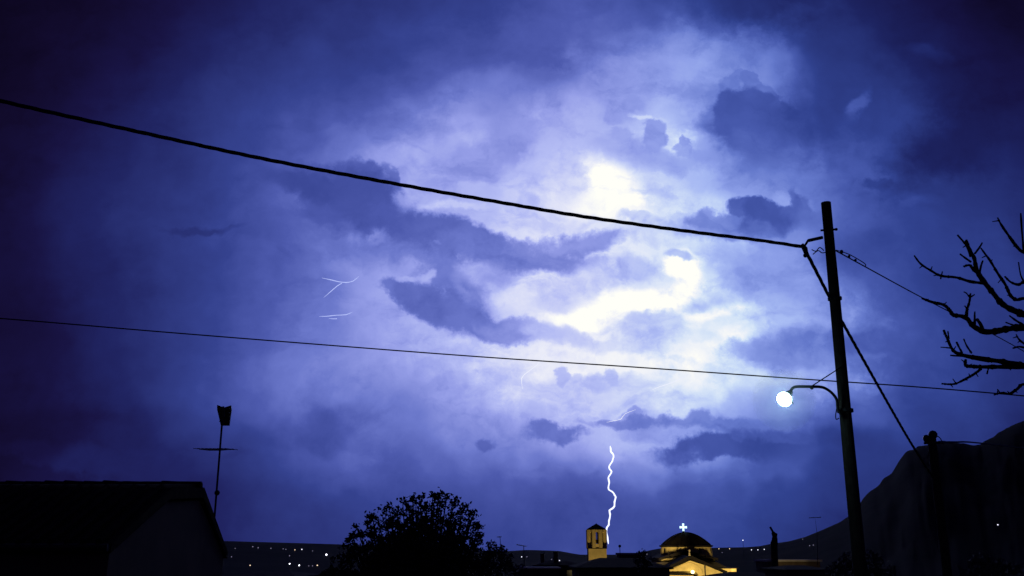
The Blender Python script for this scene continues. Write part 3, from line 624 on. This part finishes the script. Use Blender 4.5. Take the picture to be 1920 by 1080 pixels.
# porch canopy
pc = MB(); pc.prism([(cx(1249,113),cz(1079,113)),(cx(1250,113),cz(1076.5,113)),(cx(1262,113),cz(1075.5,113)),(cx(1300,113),cz(1075.5,113)),(cx(1309,113),cz(1078,113)),(cx(1312,113),cz(1083,113)),(cx(1310,113),cz(1083,113)),(cx(1306,113),cz(1079.5,113))], 'y', 114.7, 115.9)
pc.build('porch_roof', m_slate, ch)
for x_ in (1252, 1309): MB().tube([(cx(x_,113),114.9,GC),(cx(x_,113),114.9,cz(1082,113))], .1, 8).build('porch_column', m_stone, ch)
MB().box(cx(1275,116), cx(1290,116), 115.9, 115.99, GC, GC+2.6).build('door', m_bark, ch)
fl = MB().ball((cx(1297,115.6),115.55,cz(1072.5,115.6)), .2, 10, 6).build('wall_lamp', g_warm, ch)
def spot(name, loc, target, energy, size, col=(1,.74,.30), parent=None, rad=.3):
    l = bpy.data.lights.new(name, 'SPOT'); l.energy = energy; l.spot_size = R(size); l.spot_blend = .6; l.color = col; l.shadow_soft_size = rad
    ob = bpy.data.objects.new(name, l); C.objects.link(ob); ob.location = loc
    ob.rotation_euler = (Vector(target) - Vector(loc)).to_track_quat('-Z', 'Y').to_euler(); return ob
def flood(x, y, z, target, energy, size, label):
    g = gz(x, y); t = thing('floodlight', (x, y, g), label, 'floodlight', 'floodlights round the church')
    MB().tube([(x,y,g),(x,y,z-.3)], .06, 8).build('post', m_dsteel, t)
    MB().box(x-.25, x+.25, y-.12, y+.06, z-.3, z-.02).build('housing', m_dsteel, t)
    s_ = spot('beam', (x, y+.15, z+.03), target, energy, size); s_.location -= t.location; s_.parent = t
flood(cx(1290,98), 98, 1.0, (cx(1302,116),116,4.6), 15000, 40, 'floodlight on a tall post before the church front, its beam on the gable')
flood(cx(1218,118), 117, 4.3, (dc[0]-1,DY,cz(1035,DY)), 2800, 34, 'floodlight on a post left of the church, aimed at the drum')
flood(cx(1392,116), 116, 3.0, (dc[0]+2,DY,cz(1038,DY)), 1500, 44, 'floodlight on a post right of the church porch')

# bell tower
TWY = 112.0
def tx(px): return at(px, 1010, TWY).x
def tz(py): return at(1118, py, TWY).z
tw = thing('bell_tower', (tx(1119), TWY, GC), 'slim ochre bell tower with open arches and pointed tiled roof', 'bell tower')
tcx = tx(1118.5); hw = (tx(1134.5) - tx(1102.5)) / 2
b = MB(); 
b.box(tcx-hw*1.05, tcx+hw*1.05, TWY-hw*1.05, TWY+hw*1.05, GC, tz(1029)); b.build('wall', m_church, tw)
co = MB().box(tcx-hw*1.1, tcx+hw*1.1, TWY-hw*1.1, TWY+hw*1.1, tz(1029), tz(1027.6)).build('cornice', m_slate, tw)
bf = MB()   # belfry: eight piers round an open chamber, with arched heads
n8 = 8; z0, z1, z2_ = tz(1027.6), tz(1002), tz(993.5)
for k_ in range(8):
    a = R(22.5 + 45*k_); p = Vector((tcx + hw*1.02*math.cos(a), TWY + hw*1.02*math.sin(a), 0))
    bf.lathe((p.x, p.y, 0), [(.24,z0),(.24,z1),(.24,z2_)], 8)
    a2 = R(22.5 + 45*(k_+1)); q = Vector((tcx + hw*1.02*math.cos(a2), TWY + hw*1.02*math.sin(a2), 0))
    e = (q - p); nrm = Vector((e.y, -e.x, 0)).normalized()
    m_ = 8; arc = [(0, z1-.05)] + [(.5 - .5*math.cos(math.pi*i/m_), z1 - .05 + .30*math.sin(math.pi*i/m_)) for i in range(m_+1)] + [(1, z1-.05), (1, z2_), (0, z2_)]
    # spandrel above the arch as a strip
    for i in range(m_):
        s0, s1 = i/m_, (i+1)/m_; h0 = z1 + .30*math.sin(math.pi*s0) - .05; h1 = z1 + .30*math.sin(math.pi*s1) - .05
        P4 = [p+e*s0+Vector((0,0,h0)), p+e*s1+Vector((0,0,h1)), p+e*s1+Vector((0,0,z2_)), p+e*s0+Vector((0,0,z2_))]
        bf.add([v + nrm*.08 for v in P4] + [v - nrm*.12 for v in P4], [(0,1,2,3),(7,6,5,4),(0,4,5,1)])
    # parapet under the opening
    P4 = [p+Vector((0,0,z0)), q+Vector((0,0,z0)), q+Vector((0,0,z0+.45)), p+Vector((0,0,z0+.45))]
    bf.add([v + nrm*.07 for v in P4] + [v - nrm*.1 for v in P4], [(0,1,2,3),(7,6,5,4),(3,2,6,7)])
bf.build('belfry', m_church, tw)
zt_ = tz(982)
MB().lathe((tcx,TWY,0), [(hw*1.0,z2_-.02),(hw*1.18,z2_),(hw*1.18,z2_+.1),(.05,zt_),(.01,zt_+.08)], 8, 1, R(22.5)).build('roof', m_slate, tw)
MB().lathe((tcx,TWY,z1-1.0), [(.28,0),(.2,.12),(.15,.3),(.1,.42),(.02,.46)], 12).tube([(tcx,TWY,z1-.6),(tcx,TWY,z2_)], .03, 6).build('bell', m_bell, tw)
flood(tx(1118), 101, gz(tx(1118),101)+.95, (tcx,TWY,tz(1014)), 4300, 32, 'floodlight on a short post aimed up at the bell tower')

# ------------------------------------------------------------------ dark neighbouring houses
def simple_house(name, px0, px1, py_e, py_r, Y, depth, label, hip=True, wallm=m_wall, group='dark village houses', chim=None, hx=.5, flat=False):
    x0, x1 = at(px0, 1040, Y).x, at(px1, 1040, Y).x; ze, zr_ = at(960, py_e, Y).z, at(960, py_r, Y + (0 if flat else depth/2)).z
    g = gz((x0+x1)/2, Y); t = thing(name, ((x0+x1)/2, Y + depth/2, g), label, 'house', group)
    wb = MB().box(x0+.3, x1-.3, Y+.3, Y+depth-.3, g, ze-.02).build('wall', wallm, t)
    if flat:
        MB().box(x0, x1, Y, Y+depth, ze, zr_).build('roof_slab', m_pale, t)
    else:
        hp = min((x1-x0)*.3, depth/2) if hip else 0
        v = [(x0,Y,ze),(x1,Y,ze),(x1,Y+depth,ze),(x0,Y+depth,ze),(x0+hp,Y+depth/2,zr_),(x1-hp,Y+depth/2,zr_)]
        v2 = [(a,b_,c_-.14) for a,b_,c_ in v[:4]]
        MB().add(v+v2, [(0,1,5,4),(1,2,5),(2,3,4,5),(3,0,4),(9,8,7,6),(0,6,7,1),(1,7,8,2),(2,8,9,3),(3,9,6,0)]).build('roof', m_tile, t)
    for wx in (.28, .7):
        xx = x0 + (x1-x0)*wx; f_ = MB().box(xx-.5, xx+.5, Y+.26, Y+.32, ze-2.0, ze-.9).build('window', m_glass, t)
    if chim:
        for cpx, cpy, cw in chim:
            xx = at(cpx, 1040, Y+depth/2).x; wd = cw*(Y)/F/2; zc = at(960, cpy, Y+depth/2).z
            MB().box(xx-wd, xx+wd, Y+depth/2-wd, Y+depth/2+wd, zr_-.8, zc-.08).box(xx-wd*1.25, xx+wd*1.25, Y+depth/2-wd*1.25, Y+depth/2+wd*1.25, zc-.079, zc).build('chimney', m_wall, t)
    return t
simple_house('house', 1078, 1262, 1064, 1046, 84, 10, 'dark hip roofed house in front of the bell tower, left of the church')
simple_house('house', 1348, 1480, 1084, 1072, 90, 9, 'dark low house just right of the church')
simple_house('house', 1436, 1541, 1053, 1049.5, 150, 8, 'flat roofed house with a pale roof edge right of the church', flat=True)
simple_house('house', 973, 1052, 1066.5, 1064, 130, 8, 'flat roofed house with a thin pale roof edge right of the small tufted tree', flat=True)
simple_house('house', 1160, 1203, 1040, 1036.5, 300, 9, 'far house with a pale flat roof, seen just right of the bell tower', flat=True)
simple_house('house', 1000, 1096, 1060, 1052, 190, 9, 'dark low house with two tall chimneys, left of the bell tower', wallm=m_dull, chim=[(1017,1038,7),(1042,1035,8)])
simple_house('house', 420, 560, 1082, 1071, 70, 9, 'dark low house between the left house and the large bushy tree')
simple_house('house', 1470, 1560, 1068, 1060, 80, 8, 'dark house at the bottom edge left of the near pole')
def post_thing(name, pts_px, Y, rads, label, cat, extra=None, group=None, m=m_dsteel, base=None):
    b0 = at(pts_px[-1][0], pts_px[-1][1], Y); t = thing(name, (b0.x, Y, b0.z), label, cat, group)
    MB().tube([at(x_, y_, Y) for x_, y_ in pts_px], rads, 7).build('mast', m, t)
    if extra: extra(t)
    return t
def yagi(px, py, Y, wpx, tilt=0, n=6):
    def f(t):
        mb = MB(); a, b2 = at(px-wpx/2, py-tilt, Y-.3), at(px+wpx/2, py+tilt, Y+.3); mb.tube([a, b2], .02*Y/60, 5)
        for i in range(n):
            c0 = a.lerp(b2, i/(n-1)); mb.tube([c0-Vector((.05,.2,.0))*Y/60, c0+Vector((.05,.2,.03))*Y/60], .014*Y/60, 4)
        mb.build('boom_antenna', m_dsteel, t)
    return f
post_thing('television_antenna', [(937.5,1006),(939,1030)], 42, .012, 'thin hooked antenna mast above the small tufted tree', 'antenna', yagi(936,1007,42,6), 'rooftop antennas')
post_thing('television_antenna', [(982,1024),(983,1062)], 84, .03, 'antenna with a slanting boom between the tufted tree and the bell tower', 'antenna', yagi(978,1023,84,17,1.5), 'rooftop antennas')
post_thing('television_antenna', [(1162,1024),(1163,1046)], 89, .03, 'small antenna with a round head above the dark hip roof', 'antenna', lambda t: MB().ball(at(1162,1024,89), .13, 10, 6).build('antenna_head', m_dsteel, t), 'rooftop antennas')
post_thing('television_antenna', [(1528,971),(1532,1000),(1533,1060)], 84, [.006,.02,.03], 'antenna on a thin mast left of the near pole, above the hill slope', 'antenna', yagi(1528,970.5,84,22,-.5,9), 'rooftop antennas')
# crooked dead trunk on the slope
dt_b = at(1453,1066,95)
dt = thing('dead_tree', (dt_b.x, 95, gz(dt_b.x,95)), 'short crooked stump of a tree against the sky on the hill foot', 'tree')
MB().tube(smooth_poly([Vector((dt_b.x,95,gz(dt_b.x,95))), at(1452,1040,95), at(1453,1018,95), at(1452,1006,95), at(1449,997,95), at(1444,988,95)],4), [.34]*4+[.32]*4+[.27]*4+[.2]*4+[.1]*5, 9).build('trunk', m_bark, dt)
MB().tube([at(1453,1008,95), at(1456,1000,95)], [.2,.1], 7).build('branch', m_bark, dt)

# ------------------------------------------------------------------ small lamps of the town
LT = [
 (469,1060,2.2,'w','lone warm lamp low in the valley near the left house'),
 (543,1057,2.6,'b','bright white lamp in the low valley row, leftmost of the close bright pair'),
 (561,1060,2.9,'b','brightest white lamp in the low valley row, right of the close bright pair'),
 (579,1061,1.7,'f','faint lamp left of a dim pair low in the valley by the bushy tree'),
 (586,1061,1.7,'f','faint lamp right of a dim pair low in the valley by the bushy tree'),
 (595,1060,2.5,'w','warm lamp at the right end of the low valley row beside the bushy tree'),
 (612,1040,3.6,'b','brightest of the valley lamps, just left of the bushy tree crown'),
 (543,1042,2.0,'f','dim lamp halfway up the valley, above the close bright pair'),
 (474,1025,2.0,'f','dim lamp high on the left hillside, third from the left house'),
 (484,1027,2.0,'f','dim lamp high on the left hillside, fourth from the left house'),
 (508,1028,1.8,'f','tiny lamp on the left hillside between two wider spaced pairs'),
 (531,1029,1.6,'f','tiny lamp on the left hillside, left one of a tight faint pair'),
 (536,1030,1.6,'f','tiny lamp on the left hillside, right one of a tight faint pair'),
 (553,1031,1.8,'w','small warm lamp on the left hillside next to the brighter white one'),
 (566,1030,2.3,'t','brightest small white lamp in the hillside row left of the bushy tree'),
 (586,1033,1.5,'f','last faint lamp of the hillside row before the bushy tree'),
 (434,1044,1.7,'f','dim lamp beside the gable edge of the left house'),
 (441,1028,1.5,'f','tiny lamp under the hill crest nearest the left house'),
 (978,1044,2.2,'t','white lamp under the slanting antenna, left of two'),
 (988,1044,1.8,'f','dimmer lamp under the slanting antenna, right of two'),
 (1034,1049,1.8,'f','dim lamp between the two tall chimneys'),
 (1049,1051,2.3,'t','white lamp right of the two tall chimneys'),
 (1213,1039,1.8,'f','dim lamp beside the small round tree left of the dome'),
 (1393,1013,2.4,'t','white lamp on a mast standing above the skyline right of the church'),
 (1348,1029,1.6,'w','tiny warm lamp on the skyline just right of the drum'),
 (1368,1029,1.6,'w','tiny warm lamp on the skyline below and left of the mast lamp'),
 (1354,1036,1.5,'f','faint lamp below the skyline just right of the drum'),
 (1409,1031,1.9,'t','white lamp at the hill foot, left of three in a row'),
 (1421,1031,1.9,'t','white lamp at the hill foot, middle of three in a row'),
 (1433,1030,1.9,'t','white lamp at the hill foot, right of three in a row'),
 (1518,1023,1.8,'f','faint lamp on the slope, left of a faint pair by the near pole'),
 (1525,1022,1.8,'f','faint lamp on the slope, right of a faint pair by the near pole'),
 (1505,1011,1.4,'f','faint lamp near the slope edge above the pale roof edge'),
 (1871,984,2.5,'t','single white lamp alone on the dark mountain side')]
for px, py, dpx, kd, lab in LT:
    p = on_land(px, py)
    if py == 1013: d = ray(px, py); p = EYE + d * (600 / d.y)
    D = (p - EYE).length; r = dpx * .42 * D / F
    base = Vector((p.x, p.y, land(p.x, p.y) - .5)); hh = max(p.z - base.z, r * 2)
    hh = max(hh, 5.0 if py != 1013 else hh)
    off = hh - (p.z - base.z)                       # keep the lit head in its direction, the foot on the slope
    t = thing('street_lamp', base, lab, 'street lamp', 'town lamps in the distance')
    MB().tube([base, Vector((p.x, p.y, p.z - r*.8))], .08 + r*.05, 6).build('post', m_dsteel, t)
    MB().ball(p, r, 10, 7, .9).build('lamp_head', {'w':g_townw,'t':g_town,'b':g_towns,'f':g_towng}[kd], t)

# ------------------------------------------------------------------ lightning
def bolt(pts, Y, r, m, label, taper=True, sub=None, jit=0):
    if jit:
        q_ = [pts[0]]
        for a, b in zip(pts, pts[1:]):
            q_ += [((a[0]+b[0])/2 + rb.uniform(-jit, jit), (a[1]+b[1])/2 + rb.uniform(-jit, jit) * .5), b]
        pts = q_
    ps = smooth_poly([at(x_, y_, Y) for x_, y_ in pts], 2); n = len(ps)
    rr = [r * Y / F * ((min(1, .35 + i/3, .35 + (n-1-i)/3)) if taper else 1) for i in range(n)]
    rr = [q * rb.uniform(.8, 1.15) for q in rr]
    mb = MB().tube(ps, rr, 8)
    for s_ in (sub or []):
        q = smooth_poly([at(x_, y_, Y) for x_, y_ in s_], 3); k2 = len(q); mb.tube(q, [r*.9*Y/F*min(1,.3+(k2-1-i)/4) for i in range(k2)], 8)
    o = mb.build('lightning_bolt', m, smooth=True); tag(o, label, 'lightning', 'lightning bolts'); return o
bolt([(1144,836),(1145.5,847),(1150.6,856),(1148,865),(1142,875),(1146.7,884),(1140.8,895),(1142.3,906),(1141.5,918),(1151.4,926),(1154.5,932),(1152,949),(1142.8,957),(1143.3,971),(1141.5,984),(1137,993),(1139,1007),(1140.7,1020)], 4200, 1.55, g_bolt, 'bright jagged lightning bolt striking down beside the bell tower', jit=1.3)
bolt([(603,521),(622,525),(634,528),(649,529.6),(662,527),(673,518)], 3400, .85, g_faint, 'thin forked lightning streak below the dark cloud band at left', sub=[[(641,531),(632.6,536),(622,545),(607,558)]])
bolt([(598,593),(612,593),(631,591),(649,590),(661,585)], 3400, .75, g_faint, 'thin level double lightning streak below the forked one at left', sub=[[(632,597.5),(625,597.8),(616,597)]])
bolt([(980,729),(978,709),(990,697),(1007,684),(1021,664)], 3400, .75, g_pale, 'pale hooked lightning streak just below the thin wire')
bolt([(1137,792),(1150,789),(1164,786),(1172,776),(1192,768)], 3400, .5, g_pale, 'pale lightning streak on the low cloud above the main bolt')
bolt([(1222,731),(1240,724),(1261,717),(1286,705)], 3400, .7, g_pale, 'pale slanting lightning streak inside the bright glow')
